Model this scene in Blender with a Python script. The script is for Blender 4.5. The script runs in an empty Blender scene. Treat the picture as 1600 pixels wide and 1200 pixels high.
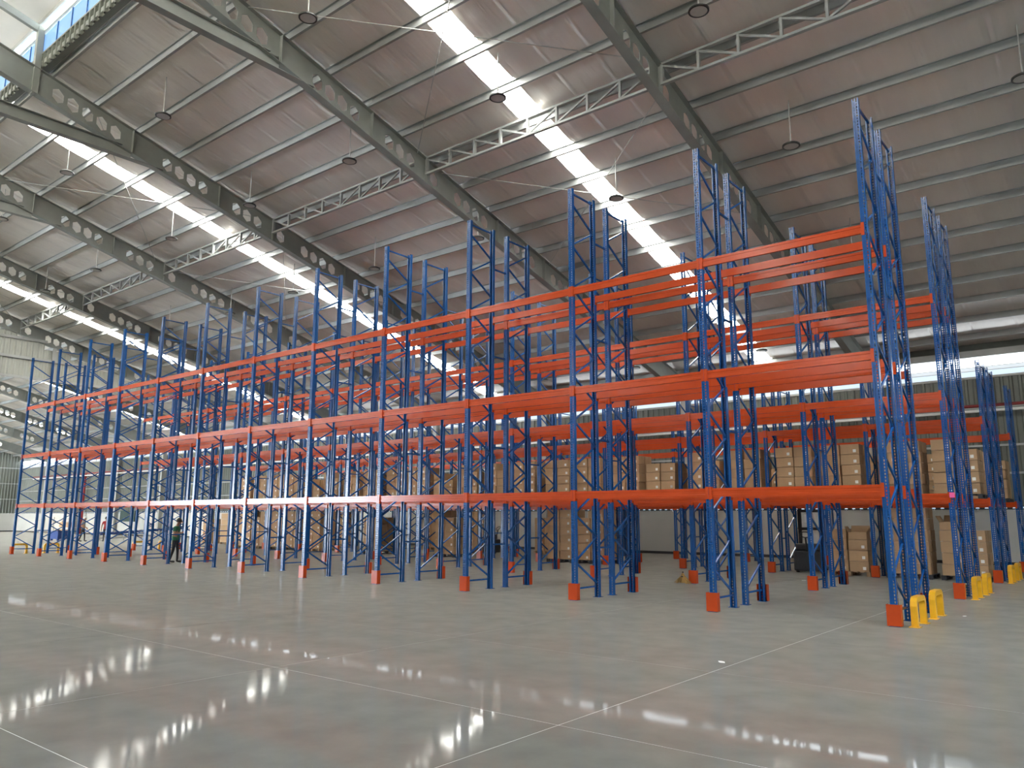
import bpy, bmesh, math, random
from mathutils import Vector, Matrix
random.seed(7)
scene = bpy.context.scene
col = scene.collection
PI = math.pi

# ------------------------------------------------------------------ camera
CAM_H, PITCH, YAW, ROLL = 1.5237, 0.1707, 0.6795, 0.003
cam = bpy.data.cameras.new('camera')
cam.lens = 36.0 * 1216.05 / 1600.0
cam.sensor_width = 36.0
cam.clip_end = 400
cam_ob = bpy.data.objects.new('camera', cam)
col.objects.link(cam_ob)
cam_ob.matrix_world = (Matrix.Translation((0, 0, CAM_H)) @ Matrix.Rotation(YAW, 4, 'Z')
                       @ Matrix.Rotation(PI / 2 + PITCH, 4, 'X') @ Matrix.Rotation(ROLL, 4, 'Z'))
scene.camera = cam_ob

# ------------------------------------------------------------------ world, exposure
scene.cycles.max_bounces = 7
scene.cycles.diffuse_bounces = 4
scene.cycles.glossy_bounces = 3
scene.view_settings.view_transform = 'Standard'
scene.view_settings.look = 'None'
scene.view_settings.exposure = 0.28
scene.view_settings.gamma = 1.0
scene.view_settings.use_curve_mapping = False
world = bpy.data.worlds.new('daylight')
scene.world = world
world.use_nodes = True
wbg = world.node_tree.nodes['Background']
wbg.inputs[0].default_value = (0.80, 0.90, 1.0, 1)
wbg.inputs[1].default_value = 36.0
SKY_L = 18.0        # translucent roof sheets in daylight
CLERE_L = 5.0      # wall window band
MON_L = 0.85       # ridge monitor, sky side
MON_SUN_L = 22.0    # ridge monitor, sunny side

sun = bpy.data.lights.new('sun', 'SUN')
sun.energy = 90.0
sun.angle = 0.01
sun.color = (1.0, 0.95, 0.86)
sun_ob = bpy.data.objects.new('sun', sun)
col.objects.link(sun_ob)
sun_ob.rotation_euler = (math.radians(52), 0, math.radians(-12))

# ------------------------------------------------------------------ helpers
def new_mat(name, base, rough=0.5, metal=0.0, spec=0.5, noise=None, bump=None, vary=0.0, coord='Object', emit=None):
    m = bpy.data.materials.new(name)
    m.use_nodes = True
    nt = m.node_tree
    b = nt.nodes['Principled BSDF']
    b.inputs['Base Color'].default_value = (*base, 1)
    b.inputs['Roughness'].default_value = rough
    b.inputs['Metallic'].default_value = metal
    b.inputs['Specular IOR Level'].default_value = spec
    tc = nt.nodes.new('ShaderNodeTexCoord')
    geo = nt.nodes.new('ShaderNodeNewGeometry')
    src = geo.outputs['Position'] if coord == 'World' else tc.outputs['Object']
    if noise:
        sc, amt = noise[0], noise[1]
        mp = nt.nodes.new('ShaderNodeMapping')
        mp.inputs['Scale'].default_value = noise[2] if len(noise) > 2 else (1, 1, 1)
        nt.links.new(src, mp.inputs['Vector'])
        n = nt.nodes.new('ShaderNodeTexNoise')
        n.inputs['Scale'].default_value = sc
        n.inputs['Detail'].default_value = 5
        nt.links.new(mp.outputs[0], n.inputs['Vector'])
        r = nt.nodes.new('ShaderNodeValToRGB')
        r.color_ramp.elements[0].position = 0.3
        r.color_ramp.elements[1].position = 0.7
        r.color_ramp.elements[0].color = (*[c * (1 - amt) for c in base], 1)
        r.color_ramp.elements[1].color = (*[min(1, c * (1 + amt)) for c in base], 1)
        nt.links.new(n.outputs['Fac'], r.inputs['Fac'])
        out = r.outputs['Color']
        if vary:
            oi = nt.nodes.new('ShaderNodeObjectInfo')
            hsv = nt.nodes.new('ShaderNodeHueSaturation')
            mr = nt.nodes.new('ShaderNodeMapRange')
            mr.inputs['To Min'].default_value = 1 - vary
            mr.inputs['To Max'].default_value = 1 + vary
            nt.links.new(oi.outputs['Random'], mr.inputs['Value'])
            nt.links.new(mr.outputs[0], hsv.inputs['Value'])
            nt.links.new(out, hsv.inputs['Color'])
            out = hsv.outputs['Color']
        nt.links.new(out, b.inputs['Base Color'])
    if bump:
        sc, st = bump[0], bump[1]
        mp2 = nt.nodes.new('ShaderNodeMapping')
        mp2.inputs['Scale'].default_value = bump[2] if len(bump) > 2 else (1, 1, 1)
        nt.links.new(src, mp2.inputs['Vector'])
        n2 = nt.nodes.new('ShaderNodeTexNoise')
        n2.inputs['Scale'].default_value = sc
        n2.inputs['Detail'].default_value = 3
        nt.links.new(mp2.outputs[0], n2.inputs['Vector'])
        bp = nt.nodes.new('ShaderNodeBump')
        bp.inputs['Strength'].default_value = st
        bp.inputs['Distance'].default_value = bump[3] if len(bump) > 3 else 0.05
        nt.links.new(n2.outputs['Fac'], bp.inputs['Height'])
        nt.links.new(bp.outputs[0], b.inputs['Normal'])
    if emit:
        b.inputs['Emission Color'].default_value = (*emit[0], 1)
        b.inputs['Emission Strength'].default_value = emit[1]
    return m

M = {}
M['blue'] = new_mat('rack blue paint', (0.007, 0.077, 0.27), 0.22, noise=(3, 0.12))
M['orange'] = new_mat('rack orange paint', (0.48, 0.06, 0.013), 0.2, spec=0.4, noise=(2, 0.08))
M['yellow'] = new_mat('barrier yellow paint', (0.80, 0.42, 0.015), 0.4, noise=(6, 0.1))
M['steel'] = new_mat('grey painted steel', (0.27, 0.285, 0.265), 0.5, noise=(1.5, 0.12))
M['purlin'] = new_mat('galvanised purlin', (0.36, 0.37, 0.36), 0.42, 0.35, noise=(1.2, 0.12))
M['truss'] = new_mat('light grey truss paint', (0.36, 0.37, 0.36), 0.45, noise=(2, 0.08))
M['insul'] = new_mat('foil faced insulation', (0.85, 0.80, 0.745), 0.36, 0.4, noise=(0.5, 0.06, (2.5, 0.5, 1)),
                     bump=(0.9, 0.6, (3.0, 0.2, 1), 0.12), vary=0.05, coord='World')
M['monroof'] = new_mat('monitor roof lining', (0.82, 0.80, 0.74), 0.5, noise=(1, 0.04))
M['clad'] = new_mat('olive grey wall cladding', (0.115, 0.125, 0.105), 0.42, noise=(0.7, 0.15), coord='World')
M['clad_light'] = new_mat('pale zinc cladding', (0.36, 0.37, 0.33), 0.45, 0.2, noise=(0.8, 0.1), coord='World')
M['dado'] = new_mat('off white plastered wall', (0.47, 0.465, 0.43), 0.6, noise=(0.5, 0.08), coord='World')
M['black'] = new_mat('black rubber', (0.012, 0.012, 0.014), 0.5, noise=(4, 0.2))
M['white'] = new_mat('white enamel', (0.75, 0.75, 0.73), 0.4, noise=(5, 0.05))
M['card'] = new_mat('brown cardboard', (0.40, 0.255, 0.135), 0.75, noise=(3, 0.08), vary=0.10)
M['tape'] = new_mat('parcel tape', (0.34, 0.22, 0.12), 0.35, noise=(8, 0.08))
M['label'] = new_mat('white paper label', (0.78, 0.77, 0.72), 0.6, noise=(20, 0.06))
M['wood'] = new_mat('pallet wood', (0.30, 0.20, 0.11), 0.8, noise=(6, 0.25, (1, 6, 1)))
M['darkplastic'] = new_mat('black pallet plastic', (0.02, 0.022, 0.026), 0.55, noise=(6, 0.2))
M['lamp_rim'] = new_mat('lamp black rim', (0.02, 0.02, 0.02), 0.35, noise=(9, 0.1))
M['lamp_face'] = new_mat('lamp grey diffuser', (0.45, 0.43, 0.40), 0.35, noise=(9, 0.05))
M['rod'] = new_mat('pale rod', (0.55, 0.55, 0.53), 0.4, 0.3, noise=(4, 0.05))
M['red'] = new_mat('fire pipe red', (0.24, 0.02, 0.022), 0.4, noise=(3, 0.1))
M['straw'] = new_mat('broom straw', (0.36, 0.22, 0.07), 0.85, noise=(14, 0.35, (1, 1, 0.2)))
M['skin'] = new_mat('skin', (0.36, 0.19, 0.115), 0.55, noise=(10, 0.06))
M['hair'] = new_mat('black hair', (0.012, 0.010, 0.010), 0.5, noise=(30, 0.2))
M['green'] = new_mat('dark green shirt', (0.014, 0.12, 0.055), 0.8, noise=(12, 0.12))
M['trousers'] = new_mat('charcoal trousers', (0.022, 0.023, 0.028), 0.85, noise=(12, 0.12))
M['greyshirt'] = new_mat('grey shirt', (0.26, 0.25, 0.22), 0.85, noise=(12, 0.1))
M['redshirt'] = new_mat('red shirt', (0.36, 0.035, 0.04), 0.85, noise=(12, 0.1))
M['bluebin'] = new_mat('blue plastic', (0.01, 0.045, 0.20), 0.4, noise=(5, 0.1))
M['sealant'] = new_mat('pale joint sealant', (0.60, 0.58, 0.53), 0.6, noise=(5, 0.1), coord='World')
M['pink'] = new_mat('pink tag', (0.9, 0.12, 0.35), 0.5, noise=(5, 0.05))
M['tarp'] = new_mat('dark green tarpaulin', (0.02, 0.045, 0.04), 0.7, noise=(3, 0.2))
M['sky_pane'] = new_mat('translucent roof sheet', (0.8, 0.8, 0.78), 0.5, noise=(2, 0.03), emit=((1.0, 0.99, 0.93), SKY_L))
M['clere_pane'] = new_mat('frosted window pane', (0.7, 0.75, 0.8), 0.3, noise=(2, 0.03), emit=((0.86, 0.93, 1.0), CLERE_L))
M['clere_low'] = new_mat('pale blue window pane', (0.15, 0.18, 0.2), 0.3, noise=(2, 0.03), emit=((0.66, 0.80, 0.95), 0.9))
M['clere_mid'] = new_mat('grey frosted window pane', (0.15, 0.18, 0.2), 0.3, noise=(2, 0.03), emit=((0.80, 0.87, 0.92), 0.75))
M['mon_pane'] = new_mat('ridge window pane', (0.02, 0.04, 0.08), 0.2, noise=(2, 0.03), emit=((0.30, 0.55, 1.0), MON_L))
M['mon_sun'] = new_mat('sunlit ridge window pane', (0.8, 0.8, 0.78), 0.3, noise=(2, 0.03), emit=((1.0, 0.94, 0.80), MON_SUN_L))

def floor_mat():
    m = bpy.data.materials.new('polished concrete')
    m.use_nodes = True
    nt = m.node_tree
    b = nt.nodes['Principled BSDF']
    geo = nt.nodes.new('ShaderNodeNewGeometry')
    def noise(scale, detail, mapping=(1, 1, 1)):
        mp = nt.nodes.new('ShaderNodeMapping')
        mp.inputs['Scale'].default_value = mapping
        nt.links.new(geo.outputs['Position'], mp.inputs['Vector'])
        n = nt.nodes.new('ShaderNodeTexNoise')
        n.inputs['Scale'].default_value = scale
        n.inputs['Detail'].default_value = detail
        nt.links.new(mp.outputs[0], n.inputs['Vector'])
        return n
    n1, n2, n3 = noise(0.35, 6), noise(2.6, 6), noise(0.9, 3, (0.35, 1.6, 1))
    r1 = nt.nodes.new('ShaderNodeValToRGB')
    r1.color_ramp.elements[0].position, r1.color_ramp.elements[1].position = 0.32, 0.68
    r1.color_ramp.elements[0].color = (0.225, 0.214, 0.182, 1)
    r1.color_ramp.elements[1].color = (0.295, 0.282, 0.242, 1)
    nt.links.new(n1.outputs['Fac'], r1.inputs['Fac'])
    r2 = nt.nodes.new('ShaderNodeValToRGB')
    r2.color_ramp.elements[0].position, r2.color_ramp.elements[1].position = 0.3, 0.7
    r2.color_ramp.elements[0].color = (0.84, 0.84, 0.84, 1)
    r2.color_ramp.elements[1].color = (1.08, 1.08, 1.08, 1)
    nt.links.new(n2.outputs['Fac'], r2.inputs['Fac'])
    mx = nt.nodes.new('ShaderNodeMixRGB')
    mx.blend_type = 'MULTIPLY'
    mx.inputs['Fac'].default_value = 1
    nt.links.new(r1.outputs[0], mx.inputs[1])
    nt.links.new(r2.outputs[0], mx.inputs[2])
    # dusty diffuse concrete under a thin polished seal, patchy gloss
    out = nt.nodes['Material Output']
    dif = nt.nodes.new('ShaderNodeBsdfDiffuse')
    glo = nt.nodes.new('ShaderNodeBsdfGlossy')
    nt.links.new(mx.outputs[0], dif.inputs['Color'])
    mr = nt.nodes.new('ShaderNodeMapRange')
    mr.inputs['From Min'].default_value, mr.inputs['From Max'].default_value = 0.3, 0.7
    mr.inputs['To Min'].default_value, mr.inputs['To Max'].default_value = 0.035, 0.09
    nt.links.new(n3.outputs['Fac'], mr.inputs['Value'])
    nt.links.new(mr.outputs[0], glo.inputs['Roughness'])
    nb = noise(0.9, 1.5)
    bp = nt.nodes.new('ShaderNodeBump')
    bp.inputs['Strength'].default_value = 0.10
    bp.inputs['Distance'].default_value = 0.03
    nt.links.new(nb.outputs['Fac'], bp.inputs['Height'])
    nt.links.new(bp.outputs[0], glo.inputs['Normal'])
    fr = nt.nodes.new('ShaderNodeFresnel')
    fr.inputs['IOR'].default_value = 1.5
    m1 = nt.nodes.new('ShaderNodeMath')
    m1.operation = 'MULTIPLY'
    nt.links.new(fr.outputs[0], m1.inputs[0])
    m1.inputs[1].default_value = 0.8
    m2 = nt.nodes.new('ShaderNodeMath')
    m2.operation = 'MINIMUM'
    nt.links.new(m1.outputs[0], m2.inputs[0])
    m2.inputs[1].default_value = 0.21
    mr2 = nt.nodes.new('ShaderNodeMapRange')
    mr2.inputs['From Min'].default_value, mr2.inputs['From Max'].default_value = 0.3, 0.7
    mr2.inputs['To Min'].default_value, mr2.inputs['To Max'].default_value = 0.75, 1.15
    nt.links.new(n1.outputs['Fac'], mr2.inputs['Value'])
    m3 = nt.nodes.new('ShaderNodeMath')
    m3.operation = 'MULTIPLY'
    nt.links.new(m2.outputs[0], m3.inputs[0])
    nt.links.new(mr2.outputs[0], m3.inputs[1])
    # dusty sheen added to lighten the distant floor, strongest at grazing view
    she = nt.nodes.new('ShaderNodeBsdfSheen')
    she.inputs['Color'].default_value = (0.78, 0.735, 0.64, 1)
    she.inputs['Roughness'].default_value = 0.35
    dif.inputs['Roughness'].default_value = 0.8
    md = nt.nodes.new('ShaderNodeMixShader')
    md.inputs['Fac'].default_value = 0.28
    nt.links.new(dif.outputs[0], md.inputs[1])
    nt.links.new(she.outputs[0], md.inputs[2])
    ms = nt.nodes.new('ShaderNodeMixShader')
    nt.links.new(m3.outputs[0], ms.inputs['Fac'])
    nt.links.new(md.outputs[0], ms.inputs[1])
    nt.links.new(glo.outputs[0], ms.inputs[2])
    nt.links.new(ms.outputs[0], out.inputs['Surface'])
    nt.nodes.remove(b)
    return m
M['floor'] = floor_mat()

class MB:
    """collects simple solids into one mesh"""
    def __init__(self):
        self.v, self.f, self.mi = [], [], []
    def add(self, vs, fs, mi=0):
        o = len(self.v)
        self.v += [tuple(p) for p in vs]
        self.f += [tuple(i + o for i in f) for f in fs]
        self.mi += [mi] * len(fs)
        return self
    def box(self, x0, x1, y0, y1, z0, z1, mi=0):
        return self.add([(x0, y0, z0), (x1, y0, z0), (x1, y1, z0), (x0, y1, z0), (x0, y0, z1), (x1, y0, z1), (x1, y1, z1), (x0, y1, z1)],
                        [(0, 3, 2, 1), (4, 5, 6, 7), (0, 1, 5, 4), (1, 2, 6, 5), (2, 3, 7, 6), (3, 0, 4, 7)], mi)
    def bar(self, p0, p1, w, h, mi=0, up=(0, 0, 1)):
        p0, p1 = Vector(p0), Vector(p1)
        d = (p1 - p0).normalized()
        u = Vector(up)
        if abs(d.dot(u)) > 0.98:
            u = Vector((1, 0, 0))
        s = d.cross(u).normalized() * (w / 2)
        t = s.cross(d).normalized() * (h / 2)
        vs = [p0 - s - t, p0 + s - t, p0 + s + t, p0 - s + t, p1 - s - t, p1 + s - t, p1 + s + t, p1 - s + t]
        return self.add(vs, [(0, 1, 2, 3), (7, 6, 5, 4), (0, 4, 5, 1), (1, 5, 6, 2), (2, 6, 7, 3), (3, 7, 4, 0)], mi)
    def tube(self, pts, r, n=8, mi=0):
        pts = [Vector(p) for p in pts]
        rr = r if isinstance(r, (list, tuple)) else [r] * len(pts)
        vs, fs = [], []
        for i, p in enumerate(pts):
            d = (pts[min(i + 1, len(pts) - 1)] - pts[max(i - 1, 0)]).normalized()
            u = Vector((0, 0, 1)) if abs(d.z) < 0.95 else Vector((1, 0, 0))
            a = d.cross(u).normalized()
            b = a.cross(d).normalized()
            for k in range(n):
                t = 2 * PI * k / n
                vs.append(p + a * math.cos(t) * rr[i] + b * math.sin(t) * rr[i])
        for i in range(len(pts) - 1):
            for k in range(n):
                k2 = (k + 1) % n
                fs.append((i * n + k, i * n + k2, (i + 1) * n + k2, (i + 1) * n + k))
        fs.append(tuple(range(n - 1, -1, -1)))
        fs.append(tuple((len(pts) - 1) * n + k for k in range(n)))
        return self.add(vs, fs, mi)
    def prism_x(self, prof, x0, x1, mi=0):
        n = len(prof)
        vs = [(x0, y, z) for y, z in prof] + [(x1, y, z) for y, z in prof]
        fs = [(i, (i + 1) % n, n + (i + 1) % n, n + i) for i in range(n)]
        fs += [tuple(range(n - 1, -1, -1)), tuple(range(n, 2 * n))]
        return self.add(vs, fs, mi)
    def lathe(self, prof, n=20, mi=0, c=(0, 0, 0)):
        vs, fs = [], []
        for r, z in prof:
            for k in range(n):
                t = 2 * PI * k / n
                vs.append((c[0] + r * math.cos(t), c[1] + r * math.sin(t), c[2] + z))
        for i in range(len(prof) - 1):
            for k in range(n):
                k2 = (k + 1) % n
                fs.append((i * n + k, i * n + k2, (i + 1) * n + k2, (i + 1) * n + k))
        fs.append(tuple(range(n - 1, -1, -1)))
        fs.append(tuple((len(prof) - 1) * n + k for k in range(n)))
        return self.add(vs, fs, mi)
    def mesh(self, name, *mats, smooth=False, fix=True):
        me = bpy.data.meshes.new(name)
        me.from_pydata(self.v, [], self.f)
        for m in mats:
            me.materials.append(M[m])
        if len(mats) > 1:
            me.polygons.foreach_set('material_index', self.mi)
        if fix:
            bm = bmesh.new()
            bm.from_mesh(me)
            bmesh.ops.recalc_face_normals(bm, faces=bm.faces)
            bm.to_mesh(me)
            bm.free()
        if smooth:
            me.polygons.foreach_set('use_smooth', [True] * len(me.polygons))
        me.update()
        return me

def ob(name, me, parent=None, loc=(0, 0, 0), rz=0.0, sc=None, rot=None):
    o = bpy.data.objects.new(name, me)
    col.objects.link(o)
    if parent is not None:
        o.parent = parent
    o.location = loc
    o.rotation_euler = rot if rot else (0, 0, rz)
    if sc:
        o.scale = sc
    return o
def empty(name, loc=(0, 0, 0), rz=0.0):
    o = ob(name, None, None, loc, rz)
    o.empty_display_size = 0.2
    return o
def tag(o, label, cat, group=None):
    o['label'] = label
    o['category'] = cat
    if group:
        o['group'] = group
    return o
def struct(o, label=None):
    o['kind'] = 'structure'
    if label:
        o['label'] = label
    return o
ORD = ['first', 'second', 'third', 'fourth', 'fifth', 'sixth', 'seventh', 'eighth', 'ninth', 'tenth', 'eleventh', 'twelfth', 'thirteenth']

# ------------------------------------------------------------------ layout numbers
YW = 31.5                       # far long wall, inner face
YRIDGE = 3.9
YREAR = 2 * YRIDGE - YW         # -23.7
XL, XR = -91.97, 15.13          # end walls
DB = 7.65
def RX(i): return -7.82 - DB * i
SL = 0.2665
def zr(y):
    y = y if y > YRIDGE else 2 * YRIDGE - y
    return 13.83 - SL * (y - 7.84)
INS = 0.20                      # insulation plane above the rafter top
YOPEN = 7.5                     # edge of the ridge opening
PUR = [7.6 + 1.283 * k for k in range(19)]

# ------------------------------------------------------------------ floor
JX = [-3.6 + 3.6 * k for k in range(-24, 6)]
JY = [2.35 + 2.67 * k for k in range(-10, 12)]
fl = MB().box(XL, XR, YREAR, YW, -0.30, -0.0012).mesh('floor', 'sealant')
floor = struct(ob('floor', fl), 'polished grey concrete floor with pale joints')
G = 0.0045
slab_me = MB().box(-1.8 + G, 1.8 - G, -1.335 + G, 1.335 - G, -0.0012, 0.0).mesh('floor_slab', 'floor')
far = MB()
xs = sorted(set([XL] + [x for x in JX if XL < x < XR] + [XR]))
ys = sorted(set([YREAR] + [y for y in JY if YREAR < y < YW] + [YW]))
for i in range(len(xs) - 1):
    for j in range(len(ys) - 1):
        x0, x1, y0, y1 = xs[i], xs[i + 1], ys[j], ys[j + 1]
        full = abs(x1 - x0 - 3.6) < 1e-3 and abs(y1 - y0 - 2.67) < 1e-3
        if full and -40 < x0 and x1 < 7.3 and y0 > -1 and y1 < 24:
            ob('floor_slab', slab_me, floor, ((x0 + x1) / 2, (y0 + y1) / 2, 0))
        else:
            far.box(x0 + G, x1 - G, y0 + G, y1 - G, -0.0012, 0.0)
fs = ob('floor_slabs_far', far.mesh('floor_slabs_far', 'floor'), floor)
fs['kind'] = 'stuff'

# ------------------------------------------------------------------ ceiling: insulation strips, purlins
ceiling = struct(empty('ceiling'), 'foil insulated pitched roof on steel purlins')
def strip_mesh():
    m = MB()
    ysamp = []
    pts = [YOPEN] + PUR[1:] + [YW + 0.05]
    for a, b in zip(pts[:-1], pts[1:]):
        for k in range(6):
            ysamp.append((a + (b - a) * k / 6, math.sin(PI * k / 6) ** 0.8 if k else 0.0))
    ysamp.append((pts[-1], 0.0))
    xsamp = [(0, 0), (0.15, -0.012), (0.4, -0.022), (0.7, -0.022), (0.90, -0.010), (0.945, -0.004), (0.95, -0.022), (1.02, -0.020)]
    vs, fs_ = [], []
    nx = len(xsamp)
    for y, s in ysamp:
        for x, dz in xsamp:
            vs.append((x, y, zr(y) + INS - 0.022 * s + dz * 0.5 * (0.35 + s)))
    for j in range(len(ysamp) - 1):
        for i in range(nx - 1):
            a = j * nx + i
            fs_.append((a, a + nx, a + nx + 1, a + 1))
    m.add(vs, fs_)
    return m.mesh('insulation_strip', 'insul', smooth=True, fix=False)
strip_me = strip_mesh()
SKY_OFF = {0: (3.45, 4.20), 2: (2.75, 3.55), 4: (3.5, 4.3)}
sky_x = []
xstrips = []
for i in range(-3, 11):
    xr = RX(i)
    if i % 2 == 0 and i >= 0:
        o0, o1 = SKY_OFF.get(i, (3.4, 4.2))
        sky_x.append((xr - o1, xr - o0))
        segs = [(o0 * k / 3, o0 * (k + 1) / 3) for k in range(3)] + [(o1 + (DB - o1) * k / 3, o1 + (DB - o1) * (k + 1) / 3) for k in range(3)]
    else:
        segs = [(DB * k / 6, DB * (k + 1) / 6) for k in range(6)]
    for a, b in segs:
        xstrips.append((xr - b, xr - a))
vs_ = [(x, y, zr(y) + INS + t) for y in (YOPEN - 0.2, YW + 0.3) for t in (0.03, 0.05) for x in (0.0, 1.0)]
sheet_me = MB().add(vs_, [(0, 1, 3, 2), (4, 6, 7, 5), (0, 4, 5, 1), (2, 3, 7, 6), (0, 2, 6, 4), (1, 5, 7, 3)]).mesh('roof_seal_sheet', 'clad_light')  # unseen cover added above the strips to stop daylight leaking through seams
flash_me = MB().box(0, 1, 7.30, 7.56, zr(7.56) + 0.19, zr(7.3) + 0.26).mesh('ridge_seal_flashing', 'steel')  # strip added to block the light leak below the monitor fascia
for x0, x1 in xstrips + sky_x:
    ob('ridge_seal_flashing', flash_me, ceiling, (x0, 0, 0), sc=(x1 - x0, 1, 1))
    ob('ridge_seal_flashing', flash_me, ceiling, (x1, 2 * YRIDGE, 0), rz=PI, sc=(x1 - x0, 1, 1))
for x0, x1 in xstrips:
    ob('roof_seal_sheet', sheet_me, ceiling, (x0, 0, 0), sc=(x1 - x0, 1, 1))
    ob('roof_seal_sheet', sheet_me, ceiling, (x1, 2 * YRIDGE, 0), rz=PI, sc=(x1 - x0, 1, 1))
    ob('insulation_strip', strip_me, ceiling, (x0, 0, 0), sc=(x1 - x0, 1, 1))
    ob('insulation_strip', strip_me, ceiling, (x1, 2 * YRIDGE, 0), rz=PI, sc=(x1 - x0, 1, 1))

# purlins: one Z-section length per bay
zp = [(-0.035, INS), (0.03, INS), (0.03, INS - 0.012), (0.006, INS - 0.012), (0.006, 0.008), (0.060, 0.008), (0.060, 0.028), (0.067, 0.028),
      (0.067, 0.0), (-0.002, 0.0), (-0.002, INS - 0.012), (-0.035, INS - 0.012)]
pur_me = MB().prism_x(zp, -DB / 2, DB / 2).mesh('purlin', 'purlin')
for i in range(-3, 11):
    for k, y in enumerate(PUR):
        ob('purlin', pur_me, ceiling, (RX(i) - DB / 2, y, zr(y) - 0.01))
        if k % 2 == 0:
            ob('purlin', pur_me, ceiling, (RX(i) - DB / 2, 2 * YRIDGE - y, zr(y) - 0.01), rz=PI)

# skylights: translucent sheets between the purlins
pane_cache = {}
for n, (x0, x1) in enumerate(sky_x):
    w = struct(empty('window_%d' % (n + 1)), 'long translucent roof skylight strip')
    for side in (0, 1):
        for a, b in zip([YOPEN] + PUR[1:], PUR[1:] + [YW]):
            key = (round(a, 3), round(b, 3), round(x1 - x0, 3))
            if key not in pane_cache:
                d = x1 - x0
                t = 0.02
                za, zb = zr(a) + INS - 0.005, zr(b) + INS - 0.005
                mm = MB()
                mm.add([(-d / 2 - .03, a, za), (d / 2 + .03, a, za), (d / 2 + .03, b, zb), (-d / 2 - .03, b, zb),
                        (-d / 2 - .03, a, za + t), (d / 2 + .03, a, za + t), (d / 2 + .03, b, zb + t), (-d / 2 - .03, b, zb + t)],
                       [(0, 3, 2, 1), (4, 5, 6, 7), (0, 1, 5, 4), (1, 2, 6, 5), (2, 3, 7, 6), (3, 0, 4, 7)])
                pane_cache[key] = mm.mesh('skylight_pane', 'sky_pane')
            if side == 0:
                ob('pane', pane_cache[key], w, ((x0 + x1) / 2, 0, 0))
            else:
                ob('pane', pane_cache[key], w, ((x0 + x1) / 2, 2 * YRIDGE, 0), rz=PI)

# ------------------------------------------------------------------ rafters
HOLES = [7.84, 8.25, 8.67, 9.08, 9.5, 11.15, 11.56, 11.97, 12.39, 13.64, 14.05, 14.47, 15.42, 16.46, 16.88, 17.30, 17.72,
         18.95, 19.37, 19.79, 20.21, 21.45, 21.87, 22.29, 22.71, 23.95, 24.37, 24.79, 26.1, 26.52, 26.94]
RD = 0.78
def rafter_web():
    m = MB()
    tw = 0.006
    def P(x, y, t): return (x, y, zr(y) - t)
    y = 3.9
    cells = []
    for hc in HOLES:
        if hc - 0.2 > y + 1e-6:
            cells.append((y, hc - 0.2, None))
        cells.append((hc - 0.2, hc + 0.2, hc))
        y = hc + 0.2
    cells.append((y, YW - 0.12, None))
    for a, b, hc in cells:
        top, bot = 0.015, RD - 0.015
        if hc is None:
            vs = [P(x, yy, t) for x in (-tw, tw) for yy, t in ((a, top), (b, top), (b, bot), (a, bot))]
            m.add(vs, [(0, 1, 2, 3), (7, 6, 5, 4), (0, 4, 5, 1), (1, 5, 6, 2), (2, 6, 7, 3), (3, 7, 4, 0)])
        else:
            c = 0.40
            hx = [(hc, c - 0.22), (hc + 0.152, c - 0.11), (hc + 0.152, c + 0.11), (hc, c + 0.22), (hc - 0.152, c + 0.11), (hc - 0.152, c - 0.11)]
            o = [(a, top), (b, top), (b, bot), (a, bot), (hc, top), (hc, bot)]
            ring = hx + o                       # 0-5 hex, 6-11 outer
            vs = [P(-tw, *p) for p in ring] + [P(tw, *p) for p in ring]
            quads = [(6, 10, 0, 5), (10, 7, 1, 0), (7, 8, 2, 1), (8, 11, 3, 2), (11, 9, 4, 3), (9, 6, 5, 4)]
            fs_ = [q for q in quads] + [tuple(12 + i for i in reversed(q)) for q in quads]
            fs_ += [(i, (i + 1) % 6, 12 + (i + 1) % 6, 12 + i) for i in range(6)]
            m.add(vs, fs_)
    return m.mesh('rafter_web', 'steel')
def slope_plate(y0, y1, t0, t1, hw):
    vs = [(x, y, zr(y) - t) for y in (y0, y1) for t in (t0, t1) for x in (-hw, hw)]
    return MB().add(vs, [(0, 1, 3, 2), (4, 6, 7, 5), (0, 4, 5, 1), (2, 3, 7, 6), (0, 2, 6, 4), (1, 5, 7, 3)])
web_me = rafter_web()
flt_me = slope_plate(3.9, YW - 0.12, 0.0, 0.016, 0.12).mesh('rafter_top_flange', 'steel')
flb_me = slope_plate(3.9, YW - 0.12, RD - 0.016, RD, 0.12).mesh('rafter_bottom_flange', 'steel')
stf_me = {}
for y in (10.0, 12.95, 15.05, 18.3, 20.8, 23.3, 25.4):
    stf_me[y] = MB().box(-0.115, 0.115, y - 0.006, y + 0.006, zr(y) - RD + 0.01, zr(y) - 0.01).mesh('stiffener', 'steel')
tie_me = (MB().box(-0.11, 0.11, 2 * YRIDGE - 11.0, 11.0, 12.30, 12.315).box(-0.11, 0.11, 2 * YRIDGE - 9.7, 9.7, 12.645, 12.66)
          .box(-0.006, 0.006, 2 * YRIDGE - 10.0, 10.0, 12.30, 12.66)).mesh('tie_beam', 'steel')
rear_me = (MB().box(0, 0.001, 0, 0.001, 14.0, 14.001))
def rear_rafter():
    m = MB()
    m.v, m.f, m.mi = [], [], []
    vs = [(x, y, zr(y) - t) for y in (3.9, 2 * YRIDGE - YW + 0.12) for t in (0.0, RD) for x in (-0.1, 0.1)]
    m.add(vs, [(0, 1, 3, 2), (4, 6, 7, 5), (0, 4, 5, 1), (2, 3, 7, 6), (0, 2, 6, 4), (1, 5, 7, 3)])
    return m.mesh('rafter_rear_half', 'steel')
rear_me = rear_rafter()
seen_r = {0: 'rightmost', 1: 'second from the right', 2: 'third from the right', 3: 'fourth from the right', 4: 'fifth from the right',
          5: 'sixth from the right', 6: 'seventh from the right', 7: 'eighth from the right', 8: 'ninth from the right', 9: 'tenth from the right', 10: 'eleventh from the right'}
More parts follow.
